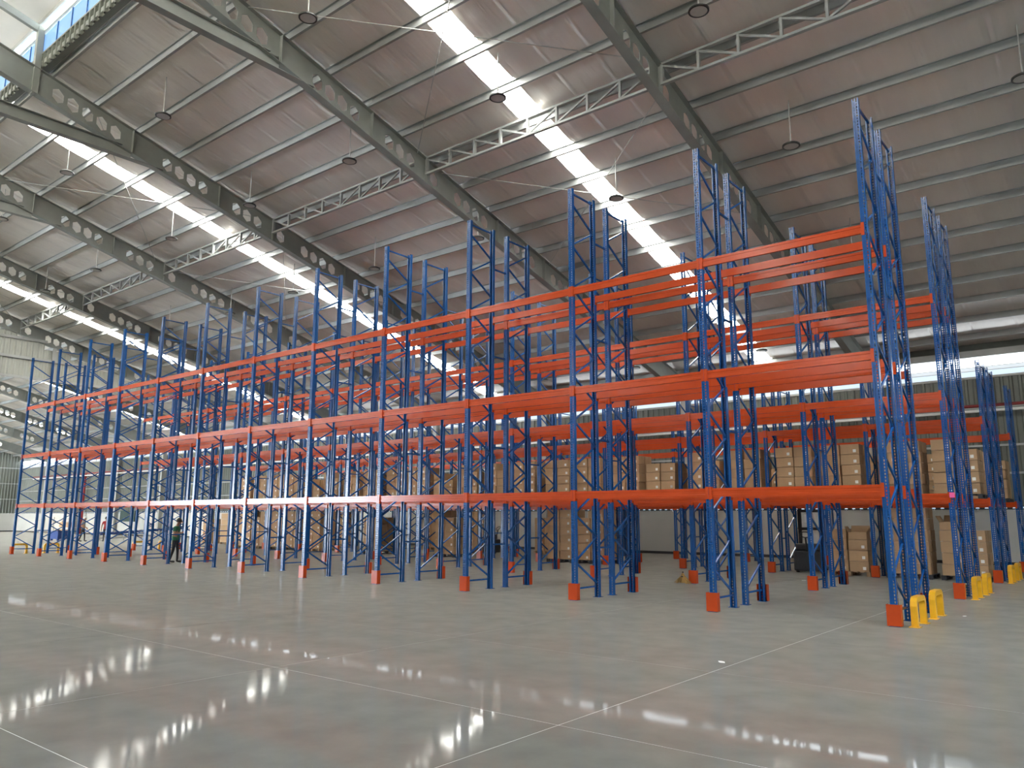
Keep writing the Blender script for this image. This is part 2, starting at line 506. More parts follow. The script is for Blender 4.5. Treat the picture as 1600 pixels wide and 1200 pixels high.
for i in range(-2, 11):
    r = empty('roof_rafter', (RX(i), 0, 0))
    if i >= 0:
        tag(r, 'dark grey castellated steel rafter with hexagonal holes, %s in view' % seen_r[i], 'rafter', 'roof rafters')
    else:
        tag(r, 'dark grey castellated steel rafter beyond the right picture edge, number %s' % ('one', 'two')[-i - 1], 'rafter', 'roof rafters')
    ob('web', web_me, r)
    ob('top_flange', flt_me, r)
    ob('bottom_flange', flb_me, r)
    for y in stf_me:
        ob('stiffener', stf_me[y], r)
    ob('tie_beam', tie_me, r)
    ob('rear_half', rear_me, r)

# truss girders between the rafters
YT, ZB, ZT = 15.05, 11.43, 11.93
def truss_parts():
    L = DB - 0.16
    n = 8
    ch_b = MB().box(-L / 2, L / 2, -0.045, 0.045, ZB - 0.03, ZB + 0.03).mesh('truss_bottom_chord', 'truss')
    ch_t = MB().box(-L / 2, L / 2, -0.045, 0.045, ZT - 0.035, ZT + 0.025).mesh('truss_top_chord', 'truss')
    post = MB().box(-0.03, 0.03, -0.04, 0.04, ZB + 0.03, ZT - 0.035).mesh('truss_post', 'truss')
    p = L / n
    up = MB().bar((0, 0, ZB + 0.03), (p, 0, ZT - 0.04), 0.05, 0.05).mesh('truss_diagonal', 'truss')
    dn = MB().bar((0, 0, ZT - 0.04), (p, 0, ZB + 0.03), 0.05, 0.05).mesh('truss_diagonal', 'truss')
    return L, n, p, ch_b, ch_t, post, up, dn
L_, n_, p_, ch_b, ch_t, t_post, t_up, t_dn = truss_parts()
for i in range(-2, 10):
    t = empty('roof_truss', (RX(i) - DB / 2, YT, 0))
    if i >= 0:
        tag(t, 'light grey roof truss girder spanning the %s rafter gap from the right' % ORD[i + 1], 'truss', 'roof truss girders')
    elif i == -1:
        tag(t, 'light grey roof truss girder running off the top right picture edge', 'truss', 'roof truss girders')
    else:
        tag(t, 'light grey roof truss girder wholly beyond the right picture edge', 'truss', 'roof truss girders')
    ob('bottom_chord', ch_b, t)
    ob('top_chord', ch_t, t)
    for k in range(n_ + 1):
        ob('post', t_post, t, (-L_ / 2 + min(max(k * p_, 0.03), L_ - 0.03), 0, 0))
    for k in range(n_):
        ob('diagonal', t_dn if k < n_ / 2 else t_up, t, (-L_ / 2 + k * p_, 0, 0))

# thin bracing rods under the roof
def rod_between(p0, p1, label, r=0.012):
    o = ob('bracing_rod', MB().tube([p0, p1], r, 6).mesh('bracing_rod', 'rod', smooth=True))
    return tag(o, label, 'rod', 'roof bracing rods')
for i, (ya, yb) in ((0, (9.0, 14.6)), (2, (9.0, 14.6)), (4, (9.0, 14.6))):
    rod_between((RX(i) - 0.15, yb, zr(yb) - 0.1), (RX(i + 1) + 0.15, ya, zr(ya) - 0.1), 'thin steel rod above the truss, rising left, beside the %s skylight from right' % ORD[i // 2])
    rod_between((RX(i) - 0.15, ya, zr(ya) - 0.13), (RX(i + 1) + 0.15, yb, zr(yb) - 0.13), 'thin steel rod above the truss, falling left, beside the %s skylight from right' % ORD[i // 2])
for i in (0, 2):
    rod_between((RX(i) - 0.15, 15.6, zr(15.6) - 0.1), (RX(i + 1) + 0.15, 21.0, zr(21.0) - 0.1), 'thin steel rod below the truss, falling left, beside the %s skylight from right' % ORD[i // 2])
    rod_between((RX(i) - 0.15, 21.0, zr(21.0) - 0.13), (RX(i + 1) + 0.15, 15.6, zr(15.6) - 0.13), 'thin steel rod below the truss, rising left, beside the %s skylight from right' % ORD[i // 2])

# ------------------------------------------------------------------ ridge monitor
mon = struct(empty('trim_1'), 'raised ridge monitor with window band and ribbed fascia')
def corrugated(width, height, mat, name, pitch=0.25, depth=0.035, top=None):
    """vertical trapezoid ribs; sheet in the xz plane, ribs towards -y"""
    m = MB()
    n = max(1, round(width / pitch))
    p = width / n
    prof = []
    for k in range(n):
        x = k * p
        prof += [(x, 0), (x + 0.52 * p, 0), (x + 0.64 * p, -depth), (x + 0.88 * p, -depth)]
    prof.append((width, 0))
    vs = [(x, y, 0) for x, y in prof] + [(x, y, height) for x, y in prof]
    q = len(prof)
    m.add(vs, [(i, i + 1, q + i + 1, q + i) for i in range(q - 1)])
    return m.mesh(name, mat, fix=False)
fas_me = corrugated(DB, 0.42, 'clad', 'ribbed_fascia', 0.30, 0.06)
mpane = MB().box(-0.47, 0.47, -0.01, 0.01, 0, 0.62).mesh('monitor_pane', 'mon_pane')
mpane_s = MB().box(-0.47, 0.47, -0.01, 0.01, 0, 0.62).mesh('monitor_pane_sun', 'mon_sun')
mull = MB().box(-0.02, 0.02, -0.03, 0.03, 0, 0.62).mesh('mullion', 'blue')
sill_me = MB().box(-DB / 2, DB / 2, -0.06, 0.06, -0.05, 0.0).mesh('monitor_sill', 'steel')
mpost = MB().box(-0.08, 0.08, -0.08, 0.08, 13.2, 15.25).mesh('monitor_post', 'steel')
ztop = 15.22
def mroof():
    m = MB()
    y0, y1 = 8.1, YRIDGE
    za, zb_ = ztop, ztop + 0.24 * (8.1 - YRIDGE)
    m.add([(-DB / 2, y0, za), (DB / 2, y0, za), (DB / 2, y1, zb_), (-DB / 2, y1, zb_),
           (-DB / 2, y0, za + .05), (DB / 2, y0, za + .05), (DB / 2, y1, zb_ + .05), (-DB / 2, y1, zb_ + .05)],
          [(0, 3, 2, 1), (4, 5, 6, 7), (0, 1, 5, 4), (1, 2, 6, 5), (2, 3, 7, 6), (3, 0, 4, 7)])
    return m.mesh('monitor_roof', 'monroof')
mroof_me = mroof()
mraf = MB().bar((0, 7.3, ztop - 0.06), (0, YRIDGE, ztop - 0.06 + 0.24 * (7.3 - YRIDGE)), 0.12, 0.2).mesh('monitor_rafter', 'steel')
mpur = MB().box(-DB / 2, DB / 2, -0.04, 0.04, -0.12, 0.0).mesh('monitor_purlin', 'purlin')
for i in range(-2, 10):
    xc = RX(i) - DB / 2
    for s, rz in ((1, 0.0), (-1, PI)):
        yy = (7.34) if s == 1 else 2 * YRIDGE - 7.34
        ob('fascia', fas_me, mon, (xc - s * DB / 2, yy, 14.0), rz=rz)
        ob('window_sill', sill_me, mon, (xc, yy, 14.47))
        ob('window_head', sill_me, mon, (xc, yy, 15.17))
        for k in range(8):
            xp = xc - DB / 2 + DB / 8 * (k + 0.5)
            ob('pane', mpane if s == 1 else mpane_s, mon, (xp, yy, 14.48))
            ob('mullion', mull, mon, (xp - DB / 16, yy, 14.48))
        ob('roof_panel', mroof_me, mon, (xc, 0 if s == 1 else 2 * YRIDGE, 0), rz=0 if s == 1 else PI)
        for ypu in (7.2, 5.6, 4.1):
            zpu = ztop + 0.24 * (8.1 - ypu)
            ob('purlin', mpur, mon, (xc, ypu if s == 1 else 2 * YRIDGE - ypu, zpu))
    for s in (0, 1):
        ob('post', mpost, mon, (RX(i), 7.22 if s == 0 else 2 * YRIDGE - 7.22, 0))
        ob('rafter', mraf, mon, (RX(i), 0 if s == 0 else 2 * YRIDGE, 0), rz=0 if s == 0 else PI)

# ------------------------------------------------------------------ walls
DADO = 1.86
ZS, ZG = 6.50, 7.20
def long_wall(name, y, s, label, openings=()):
    """s=+1: wall seen from smaller y"""
    w = struct(empty(name), label)
    sheet = corrugated(DB / 7, ZS - DADO, 'clad', 'cladding_sheet', 0.273, 0.035)
    dado_m = MB().box(-DB / 2 + 0.006, DB / 2 - 0.006, 0, 0.2, 0.0, DADO).mesh('dado_panel', 'dado')
    head_m = MB().box(-DB / 2, DB / 2, -0.16, 0.16, ZG, ZG + 0.24).mesh('eave_beam', 'purlin')
    sillm = MB().box(-DB / 2, DB / 2, -0.05, 0.08, ZS - 0.06, ZS + 0.02).mesh('window_sill', 'purlin')
    girt_m = MB().box(-DB / 2, DB / 2, -0.06, -0.005, -0.035, 0.035).mesh('girt', 'purlin')
    colm = (MB().box(-0.13, 0.13, -0.34, -0.32, 0, 7.3).box(-0.006, 0.006, -0.32, -0.03, 0, 7.3).box(-0.13, 0.13, -0.03, -0.01, 0, 7.3)).mesh('column', 'truss')
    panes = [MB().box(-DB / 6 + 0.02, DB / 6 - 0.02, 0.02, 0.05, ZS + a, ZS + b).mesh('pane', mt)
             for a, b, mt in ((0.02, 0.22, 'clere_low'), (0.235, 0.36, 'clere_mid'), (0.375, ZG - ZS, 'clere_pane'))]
    bars = [MB().box(-DB / 6 + 0.02, DB / 6 - 0.02, 0.0, 0.055, ZS + a, ZS + a + 0.015).mesh('glazing_bar', 'clad_light') for a in (0.22, 0.36)]
    mul = MB().box(-0.02, 0.02, -0.01, 0.05, ZS, ZG).mesh('mullion', 'steel')
    back = MB().box(-DB / 2, DB / 2, 0.2, 0.25, 7.2, 8.2).mesh('upper_panel', 'clad')
    blind = MB().box(-DB / 2, DB / 2, 0.0, 0.06, ZS, ZG).mesh('upper_panel', 'clad')
    win = struct(empty('window_%d' % (20 if s > 0 else 21)), 'frosted clerestory window band under the eave')
    rz = 0 if s > 0 else PI
    for i in range(-3, 11):
        xc = RX(i) - DB / 2
        if not any(abs(xc - q) < 0.5 for q in openings):
            ob('dado_panel', dado_m, w, (xc, y, 0), rz)
            for k in range(7):
                ob('cladding_sheet', sheet, w, (xc - s * DB / 2 + s * DB / 7 * k, y + s * 0.02, DADO), rz)
            for z in (3.1, 4.06, 5.38):
                ob('girt', girt_m, w, (xc, y, z), rz)
        ob('eave_beam', head_m, w, (xc, y, 0), rz)
        ob('upper_panel', back, w, (xc, y - s * 0.1, 0), rz)
        ob('sill', sillm, win, (xc, y, 0), rz)
        if s < 0 and i <= 2:  # unseen bays closed with solid panels to darken the right side
            ob('upper_panel', blind, w, (xc, y, 0), rz)
            continue
        for k in (-1, 0, 1):
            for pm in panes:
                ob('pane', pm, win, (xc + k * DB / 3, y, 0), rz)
            for bm_ in bars:
                ob('glazing_bar', bm_, win, (xc + k * DB / 3, y, 0), rz)
            ob('mullion', mul, win, (xc + (k + .5) * DB / 3, y, 0), rz)
    for i in range(-2, 11):
        ob('column', colm, w, (RX(i), y, 0), rz)
    if s > 0:
        # daylight showing through the open rib ends above the dado
        strip = MB().box(-DB / 2, DB / 2, -0.03, 0.0, DADO + 0.005, DADO + 0.13).mesh('closure_strip', 'black')
        gaps = MB()
        for k in range(28):
            xg = -DB / 2 + DB / 28 * (k + 0.76)
            gaps.add([(xg - 0.06, -0.034, DADO + 0.04), (xg + 0.06, -0.034, DADO + 0.04), (xg + 0.035, -0.034, DADO + 0.095), (xg - 0.035, -0.034, DADO + 0.095),
                      (xg - 0.06, -0.03, DADO + 0.04), (xg + 0.06, -0.03, DADO + 0.04), (xg + 0.035, -0.03, DADO + 0.095), (xg - 0.035, -0.03, DADO + 0.095)],
                     [(0, 3, 2, 1), (4, 5, 6, 7), (0, 1, 5, 4), (1, 2, 6, 5), (2, 3, 7, 6), (3, 0, 4, 7)])
        gaps_me = gaps.mesh('rib_gaps', 'clere_low')
        for i in range(-3, 11):
            ob('closure_strip', strip, w, (RX(i) - DB / 2, y, 0), rz)
            g = ob('rib_gaps', gaps_me, w, (RX(i) - DB / 2, y, 0), rz)
            g['kind'] = 'stuff'
    return w
DOORS = [RX(k) - DB / 2 for k in (6, 7, 8, 9, 10)]  # first bay is an added opening, to brighten the ceiling
long_wall('wall_back', YW, 1, 'olive ribbed metal wall above white dado')
long_wall('wall_front', YREAR, -1, 'olive ribbed metal wall behind the viewer', DOORS)
door_frame = MB().box(-DB / 2, DB / 2, -0.1, 0.1, 5.6, ZS).mesh('door_lintel', 'clad')
for n, xq in enumerate(DOORS):
    struct(ob('door_%d' % (n + 1), door_frame, None, (xq, YREAR, 0)), 'open loading door lintel')

def end_wall(name, x, s, mat, label):
    w = struct(empty(name), label)
    step = 1.38
    n = round((YW - YREAR) / step)
    step = (YW - YREAR) / n
    cache = {}
    for k in range(n):
        y0 = YREAR + step * k
        h = round(max(zr(y0), zr(y0 + step)) + 0.5 - DADO, 2)
        if h not in cache:
            cache[h] = corrugated(step, h, mat, 'cladding_sheet', 0.276, 0.035)
        # sheet runs along +y with ribs facing into the hall
        if s > 0:
            ob('cladding_sheet', cache[h], w, (x, y0, DADO), rz=PI / 2)
        else:
            ob('cladding_sheet', cache[h], w, (x, y0 + step, DADO), rz=-PI / 2)
    dm = MB().box(-0.1, 0.1, -step * 2 + 0.006, step * 2 - 0.006, 0, DADO).mesh('dado_panel', 'dado')
    for k in range(n // 4 + 1):
        yy = YREAR + step * (4 * k + 2)
        ob('dado_panel', dm, w, (x - s * 0.1, yy, 0))
    gm = MB().box(-0.03, 0.03, YREAR, YW, -0.05, 0.05).mesh('girt', 'purlin')
    for z in (3.3, 4.9, 6.5, 8.2):
        ob('girt', gm, w, (x + s * 0.05, 0, z))
    return w
end_wall('wall_left', XL, 1, 'clad', 'dark grey ribbed gable wall')
end_wall('wall_right', XR, -1, 'clad', 'dark grey ribbed gable wall to the right')
# black skirtings
struct(ob('baseboard_back', MB().box(XL, XR, YW - 0.02, YW, 0, 0.11).mesh('baseboard', 'black')))
struct(ob('baseboard_left', MB().box(XL, XL + 0.02, YREAR, YW, 0, 0.11).mesh('baseboard', 'black')))
# ribbed drop wall hanging under the sixth rafter
part = struct(empty('wall_partition'), 'pale ribbed drop wall hanging below a rafter')
for k in range(15):
    y0 = 3.9 + 1.38 * k
    zt = zr(y0 + 1.38) - RD + 0.1
    if zt > 8.95:
        ob('cladding_sheet', corrugated(1.38, zt - 8.86, 'clad_light', 'cladding_sheet', 0.276, 0.035), part, (RX(5), y0, 8.86), rz=PI / 2)
for z, yl in ((8.86, 24.2), (9.92, 20.2), (10.95, 16.4), (11.98, 12.4)):
    ob('girt', MB().box(0.04, 0.12, 3.9, yl, z - 0.07, z + 0.07).mesh('girt', 'truss'), part, (RX(5), 0, 0))
for y in (9.5, 16.8):
    ob('stud', MB().box(0.04, 0.14, y - 0.09, y + 0.09, 8.86, zr(y) - RD).mesh('stud', 'truss'), part, (RX(5), 0, 0))

# pipes on the far wall
pp = ob('sprinkler_pipe', MB().tube([(XL + 5, YW - 0.42, 5.42), (XR, YW - 0.42, 5.42)], 0.055, 10).mesh('sprinkler_pipe', 'red', smooth=True))
tag(pp, 'dark red fire pipe running along the far wall', 'pipe')
pp = ob('cable_tray', MB().box(XL + 5, XR, YW - 0.50, YW - 0.34, 5.20, 5.28).mesh('cable_tray', 'white'))
tag(pp, 'pale cable tray just below the red pipe on the far wall', 'cable tray')
pp = ob('riser_pipe', MB().tube([(-75.2, YW - 0.4, 0.0), (-75.2, YW - 0.4, 5.4)], 0.16, 10).mesh('riser_pipe', 'red', smooth=True))
tag(pp, 'vertical red riser pipe at the left end of the far wall', 'pipe')

# ------------------------------------------------------------------ pallet racks
X0, YA, FD, FG, PITCHY, BAY = -3.0107, 12.5811, 0.788, 0.5435, 5.022, 2.8
LV = (2.036, 4.079, 6.114)
H_TALL, H_LOW = 8.247, 5.55
def upright_mesh(H):
    m = MB()
    yo, t = -0.042, 0.004
    def vbox(x0, x1): m.box(x0, x1, yo, yo + t, 0.004, H)
    vbox(-0.05, -0.030); vbox(-0.012, 0.012); vbox(0.030, 0.05)
    p, hh = 0.05, 0.026
    n = int(H / p)
    for c0, c1 in ((-0.030, -0.012), (0.012, 0.030)):
        for k in range(n):
            z0, z1 = k * p + 0.004, k * p + p - hh
            vs = [(c0, yo, z0), (c1, yo, z0), (c1, yo, z1), (c0, yo, z1), (c0, yo + t, z0), (c1, yo + t, z0), (c1, yo + t, z1), (c0, yo + t, z1)]
            m.add(vs, [(0, 1, 2, 3), (7, 6, 5, 4), (3, 2, 6, 7), (0, 4, 5, 1)])
    for s in (-1, 1):
        a, b = sorted((s * 0.05, s * (0.05 - t)))
        m.box(a, b, yo + t, 0.034, 0.004, H)
        a, b = sorted((s * 0.05, s * 0.030))
        m.box(a, b, 0.030, 0.034, 0.004, H)
    return m.mesh('upright', 'blue', fix=False)
UP = {H_TALL: upright_mesh(H_TALL), H_LOW: upright_mesh(H_LOW)}
foot_me = MB().box(-0.075, 0.075, -0.08, 0.06, 0.0, 0.008).mesh('foot_plate', 'blue')
guard_me = (MB().box(-0.098, 0.098, -0.085, -0.078, 0.008, 0.31).box(-0.098, -0.091, -0.078, 0.02, 0.008, 0.31)
            .box(0.091, 0.098, -0.078, 0.02, 0.008, 0.31)).mesh('column_guard', 'orange')
STEP = 0.452
hb_me = MB().bar((0, 0.03, 0), (0, FD - 0.03, 0), 0.03, 0.032).mesh('brace', 'blue')
du_me = MB().bar((0, FD - 0.03, 0.0), (0, 0.03, STEP - 0.03), 0.03, 0.032).mesh('brace', 'blue')     # rises to the outer upright
dd_me = MB().bar((0, 0.03, 0.0), (0, FD - 0.03, STEP - 0.03), 0.03, 0.032).mesh('brace', 'blue')     # rises to the inner upright
spacer_me = MB().bar((0, FD + 0.043, 0), (0, FD + FG - 0.043, 0), 0.03, 0.035).mesh('row_spacer', 'blue')
ROWS = [('A', YA, H_TALL, True, 'nearest rack row'), ('B', YA + PITCHY, H_TALL, True, 'second rack row'),
        ('C', YA + 2 * PITCHY, H_LOW, True, 'third rack row'), ('D', YA + 3 * PITCHY, H_LOW, False, 'wall-side rack row')]
def pos_word(i, n=13):
    return 'rightmost' if i == 0 else ('leftmost' if i == n - 1 else ORD[i] + ' from right')
def rack_frame(x, y, rz, H, label, group, guard=True, spacer=False):
    r = empty('rack_stand', (x, y, 0), rz)
    tag(r, label, 'rack stand', group)
    ob('upright', UP[H], r)
    ob('upright', UP[H], r, (0, FD, 0), PI)
    ob('foot_plate', foot_me, r)
    ob('foot_plate', foot_me, r, (0, FD, 0), PI)
    if guard:
        ob('column_guard', guard_me, r)
    ob('brace', hb_me, r, (0, 0, 0.21))
    ob('brace', hb_me, r, (0, 0, H - 0.09))
    z, k = 0.27, 0
    while z + STEP < H - 0.08:
        ob('brace', du_me if k % 2 == 0 else dd_me, r, (0, 0, z))
        z += STEP
        k += 1
    if spacer:
        for zs in (0.95, 3.1, 5.2, 7.3):
            if zs < H:
                ob('row_spacer', spacer_me, r, (0, 0, zs))
    return r
frames = {}
for rn, y, H, dbl, rname in ROWS:
    size = 'tall' if H == H_TALL else 'low'
    for i in range(13):
        x = X0 - BAY * i
        if dbl:
            frames[rn, i, 0] = rack_frame(x, y, 0, H, '%s blue rack frame, %s, front side of the %s' % (size, pos_word(i), rname), 'blue rack frames', True, True)
            rack_frame(x, y + 2 * FD + FG, PI, H, '%s blue rack frame, %s, rear side of the %s' % (size, pos_word(i), rname), 'blue rack frames')
        else:
            rack_frame(x, y, 0, H, '%s blue rack frame, %s, in the %s' % (size, pos_word(i), rname), 'blue rack frames')
ob('tag', MB().box(-0.045, 0.045, -0.095, -0.086, 0, 0.10).mesh('tag', 'pink'), frames['B', 0, 0], (0.03, 0, 1.95))['label'] = 'small pink tag'

# beams
bprof = [(-0.025, 0.0), (0.012, 0.0), (0.012, -0.028), (0.025, -0.028), (0.025, -0.142), (-0.025, -0.142), (-0.025, -0.104), (-0.019, -0.099),
         (-0.019, -0.047), (-0.025, -0.042)]
beam_me = MB().prism_x(bprof, -1.347, 1.347).mesh('rack_beam', 'orange')
def conn(s):
    m = MB()
    a, b = sorted((s * 1.346, s * 1.350))
    m.box(a, b, -0.050, 0.025, -0.185, 0.025)
    a, b = sorted((s * 1.346, s * 1.397))
    m.box(a, b, -0.052, -0.046, -0.185, 0.025)
    return m
con_me = {s: conn(s).mesh('beam_connector', 'orange') for s in (-1, 1)}
LINES = [(0.0, 0, 'outer front'), (FD, PI, 'inner front'), (FD + FG, 0, 'inner rear'), (2 * FD + FG, PI, 'outer rear')]
LVN = ('lowest', 'middle', 'top')
beam_list = []
for rn, y, H, dbl, rname in ROWS:
    for b in range(12):
        for l in range(3 if H == H_TALL else 2):
            for q, (dy, rz, ln) in enumerate(LINES if dbl else LINES[:2]):
                beam_list.append((rn, y, b, l, q, dy, rz, ln, rname, H))
ROWK = {'A': 0, 'B': 1, 'C': 2, 'D': 3}
def bkey(t):
    rn, y, b, l, q = t[:5]
    x = X0 - BAY * (b + .5)
    return math.hypot(x, y + t[5]) * (1.0 if rn == 'A' else 1.04 if rn == 'B' else 1.0) + (8 if (rn in 'CD' and (q > 0)) else 0)
beam_list.sort(key=bkey)
rest = MB()
for k, (rn, y, b, l, q, dy, rz, ln, rname, H) in enumerate(beam_list):
    x = X0 - BAY * (b + .5)
    z = LV[l]
    if k < 300:
        o = ob('rack_rail', beam_me, None, (x, y + dy, z), rz)
        lv = LVN[l] if H == H_TALL else ('lower', 'upper')[l]
        bay = 'rightmost bay' if b == 0 else ('leftmost bay' if b == 11 else ORD[b] + ' bay from right')
        tag(o, 'orange beam, %s level, %s, %s line of %s' % (lv, bay, ln if rn != 'D' else ('front', 'rear')[q], rname), 'rack rail', 'orange rack beams')
        for s in (-1, 1):
            ob('connector', con_me[s], o)
    else:
        sg = 1 if rz == 0 else -1
        rest.prism_x([(y + dy + sg * py, z + pz) for py, pz in bprof], x - 1.347, x + 1.347)
        for s in (-1, 1):
            a, c = sorted((x + s * 1.346, x + s * 1.397))
            e, f = sorted((y + dy - sg * 0.052, y + dy - sg * 0.046))
            rest.box(a, c, e, f, z - 0.185, z + 0.025)
o = ob('rack_rails_rest', rest.mesh('rack_beams_rest', 'orange'))
o['kind'] = 'stuff'
tag(o, 'remaining orange beams deep inside the far and rear rack rows', 'rack beams')

# yellow end barriers
def hoop_mesh(w=0.62, h=0.42):
    pts, r = [], 0.13
    path = [(0, 0), (0, h - r)] + [(r - r * math.cos(a), h - r + r * math.sin(a)) for a in (PI / 6, PI / 3, PI / 2)]
    path += [(w - r + r * math.sin(a), h - r + r * math.cos(a)) for a in (0, PI / 6, PI / 3, PI / 2)] + [(w, 0)]
    m = MB()
    n = len(path)
    inner = []
    vs = []
    for i, (a, b) in enumerate(path):
        p0 = path[max(i - 1, 0)]
        p1 = path[min(i + 1, n - 1)]
        d = Vector((p1[0] - p0[0], p1[1] - p0[1])).normalized()
        nn = Vector((d.y, -d.x))
        for s in (0.0, 0.075):
            vs.append((-0.045, a + nn.x * s, b + nn.y * s))
            vs.append((0.045, a + nn.x * s, b + nn.y * s))
    fs_ = []
    for i in range(n - 1):
        k = 4 * i
        fs_ += [(k, k + 1, k + 5, k + 4), (k + 2, k + 6, k + 7, k + 3), (k, k + 4, k + 6, k + 2), (k + 1, k + 3, k + 7, k + 5)]
    fs_ += [(0, 2, 3, 1), (4 * n - 4, 4 * n - 3, 4 * n - 1, 4 * n - 2)]
    m.add(vs, fs_)
    return m.mesh('rack_end_barrier', 'yellow')
hoop_me = hoop_mesh()
plate_me = MB().box(-0.07, 0.07, -0.06, 0.12, 0, 0.008).mesh('base_plate', 'yellow')
for rn, y, H, dbl, rname in ROWS[:3]:
    for e, x in (('right', X0 + 0.24), ('left', X0 - 12 * BAY - 0.30)):
        for q, yy in enumerate((y + 0.04, y + FD + FG - 0.05)):
            o = ob('rack_end_barrier', hoop_me, None, (x, yy, 0.0))
            tag(o, 'yellow steel hoop barrier, %s one at the %s end of the %s' % (('front', 'rear')[q], e, rname), 'barrier', 'yellow rack end barriers')
            ob('base_plate', plate_me, o, (0, 0, 0))
            ob('base_plate', plate_me, o, (0, 0.62 - 0.06, 0))

# ------------------------------------------------------------------ cartons and pallets
BW, BD_, BH = 0.50, 0.42, 0.285
def carton_mesh():
    m = MB()
    g = 0.004
    x, y, z = BW / 2 - g, BD_ / 2 - g, BH - 0.012
    m.box(-x, x, -y, y, 0, z * 0.985)
    # top flaps meeting in the middle
    m.box(-x, x, -y, -0.004, z * 0.985, z)
    m.box(-x, x, 0.004, y, z * 0.985, z)
    m.box(-x - 0.001, x + 0.001, -0.025, 0.025, z, z + 0.001, 1)
    m.box(-x - 0.0015, -x, -0.025, 0.025, z * 0.7, z, 1)
    m.box(x, x + 0.0015, -0.025, 0.025, z * 0.7, z, 1)
    return m.mesh('carton', 'card', 'tape')
carton_me = carton_mesh()
lab_me = MB().box(0.09, 0.17, -BD_ / 2 + 0.0005, -BD_ / 2 + 0.004, 0.05, 0.13).mesh('paper_label', 'label')
flap_me = (MB().bar((-BW / 2, -BD_ / 2 + 0.005, 0), (BW / 2, -BD_ / 2 + 0.005, 0), 0.006, 0.2, up=(0, 0.5, 1))).mesh('open_flap', 'card')
def pallet_mesh(w, d, mat):
    m = MB()
    for k in range(7):
        x = -w / 2 + (w - 0.1) * k / 6
        m.box(x, x + 0.1, -d / 2, d / 2, 0.10, 0.12)
    for k in range(3):
        x = -w / 2 + (w - 0.1) * k / 2
        for j in range(3):
            yy = -d / 2 + (d - 0.1) * j / 2
            m.box(x, x + 0.1, yy, yy + 0.1, 0.018, 0.10)
        m.box(x, x + 0.1, -d / 2, d / 2, 0.0, 0.018)
    return m.mesh('pallet', mat)
pal_me = {'darkplastic': pallet_mesh(1.10, 0.92, 'darkplastic'), 'wood': pallet_mesh(1.10, 0.92, 'wood')}
stacks = []   # (row, bay, slot, level, cx, y_front, z, cols[list of layer counts], mat)
YC, YD = ROWS[2][1], ROWS[3][1]
rnd = random.Random(3)
SLOT = (0.72, 2.02)
for b in range(12):
    for s in (0, 1):
        cx = X0 - BAY * b - SLOT[s]
        hgt = [5, 5] if (b + s) % 3 else [5, 4]
        if b == 3 and s == 0:
            hgt = [4, 4]
        if b in (6, 9) and s == 1:
            hgt = [4, 3]
        stacks.append(('C', b, s, 1, cx, YC + 0.0, LV[0], hgt, 'darkplastic'))
floorC = {(0, 0): [4, 4], (0, 1): [6, 6], (1, 0): [4, 3], (4, 0): [5, 6], (4, 1): [6, 6], (6, 1): [6, 5], (8, 0): [5, 5], (9, 1): [6, 6],
          (10, 0): [6, 6], (10, 1): [6, 6], (11, 0): [5, 6], (11, 1): [6, 6]}
for (b, s), hgt in floorC.items():
    stacks.append(('C', b, s, 0, X0 - BAY * b - SLOT[s], YC + 0.12, 0.0, hgt, 'wood' if b % 2 else 'darkplastic'))
for b in range(12):
    for s in (0, 1):
        if (b * 2 + s) % 5 != 3:
            stacks.append(('D', b, s, 1, X0 - BAY * b - SLOT[s], YD - 0.05, LV[0], [5, 5] if b % 2 else [5, 4], 'darkplastic'))
floorD = {(5, 0): [6, 5], (6, 0): [5, 5], (7, 1): [6, 6], (8, 1): [6, 6], (11, 0): [6, 6]}
for (b, s), hgt in floorD.items():
    stacks.append(('D', b, s, 0, X0 - BAY * b - SLOT[s], YD, 0.0, hgt, 'wood'))
boxes = []
LAYN = ['bottom', 'second', 'third', 'fourth', 'fifth', 'sixth']
for (row, b, s, lv, cx, yf, z, hgt, mat) in stacks:
    o = ob('pallet', pal_me[mat], None, (cx, yf + 0.46, z), 0)
    rname = 'third rack row' if row == 'C' else 'wall-side rack row'
    where = 'on lower beams' if lv == 1 else 'on floor'
    bay = 'rightmost bay' if b == 0 else ('leftmost bay' if b == 11 else ORD[b] + ' bay from right')
    tag(o, '%s pallet %s, %s slot, %s, %s' % ('black plastic' if mat == 'darkplastic' else 'wooden', where, ('right', 'left')[s], bay, 'third row' if row == 'C' else 'fourth row'), 'pallet', 'pallets in the racks')
    for c, n in enumerate(hgt):
        for k in range(n):
            for dpt in (0, 1):
                jx, jy, jr = rnd.uniform(-.012, .012), rnd.uniform(-.012, .012), rnd.uniform(-.02, .02)
                bx, by, bz = cx + (0.265 if c == 1 else -0.265) + jx, yf + 0.23 + dpt * 0.45 + jy, z + 0.12 + k * BH
                boxes.append((math.hypot(bx, by) + (14 if dpt else 0) + (10 if row == 'D' and b > 0 else 0), bx, by, bz, jr, row, b, s, lv, c, k, n, dpt, bay))
boxes.sort()
more = MB()
NB = 300
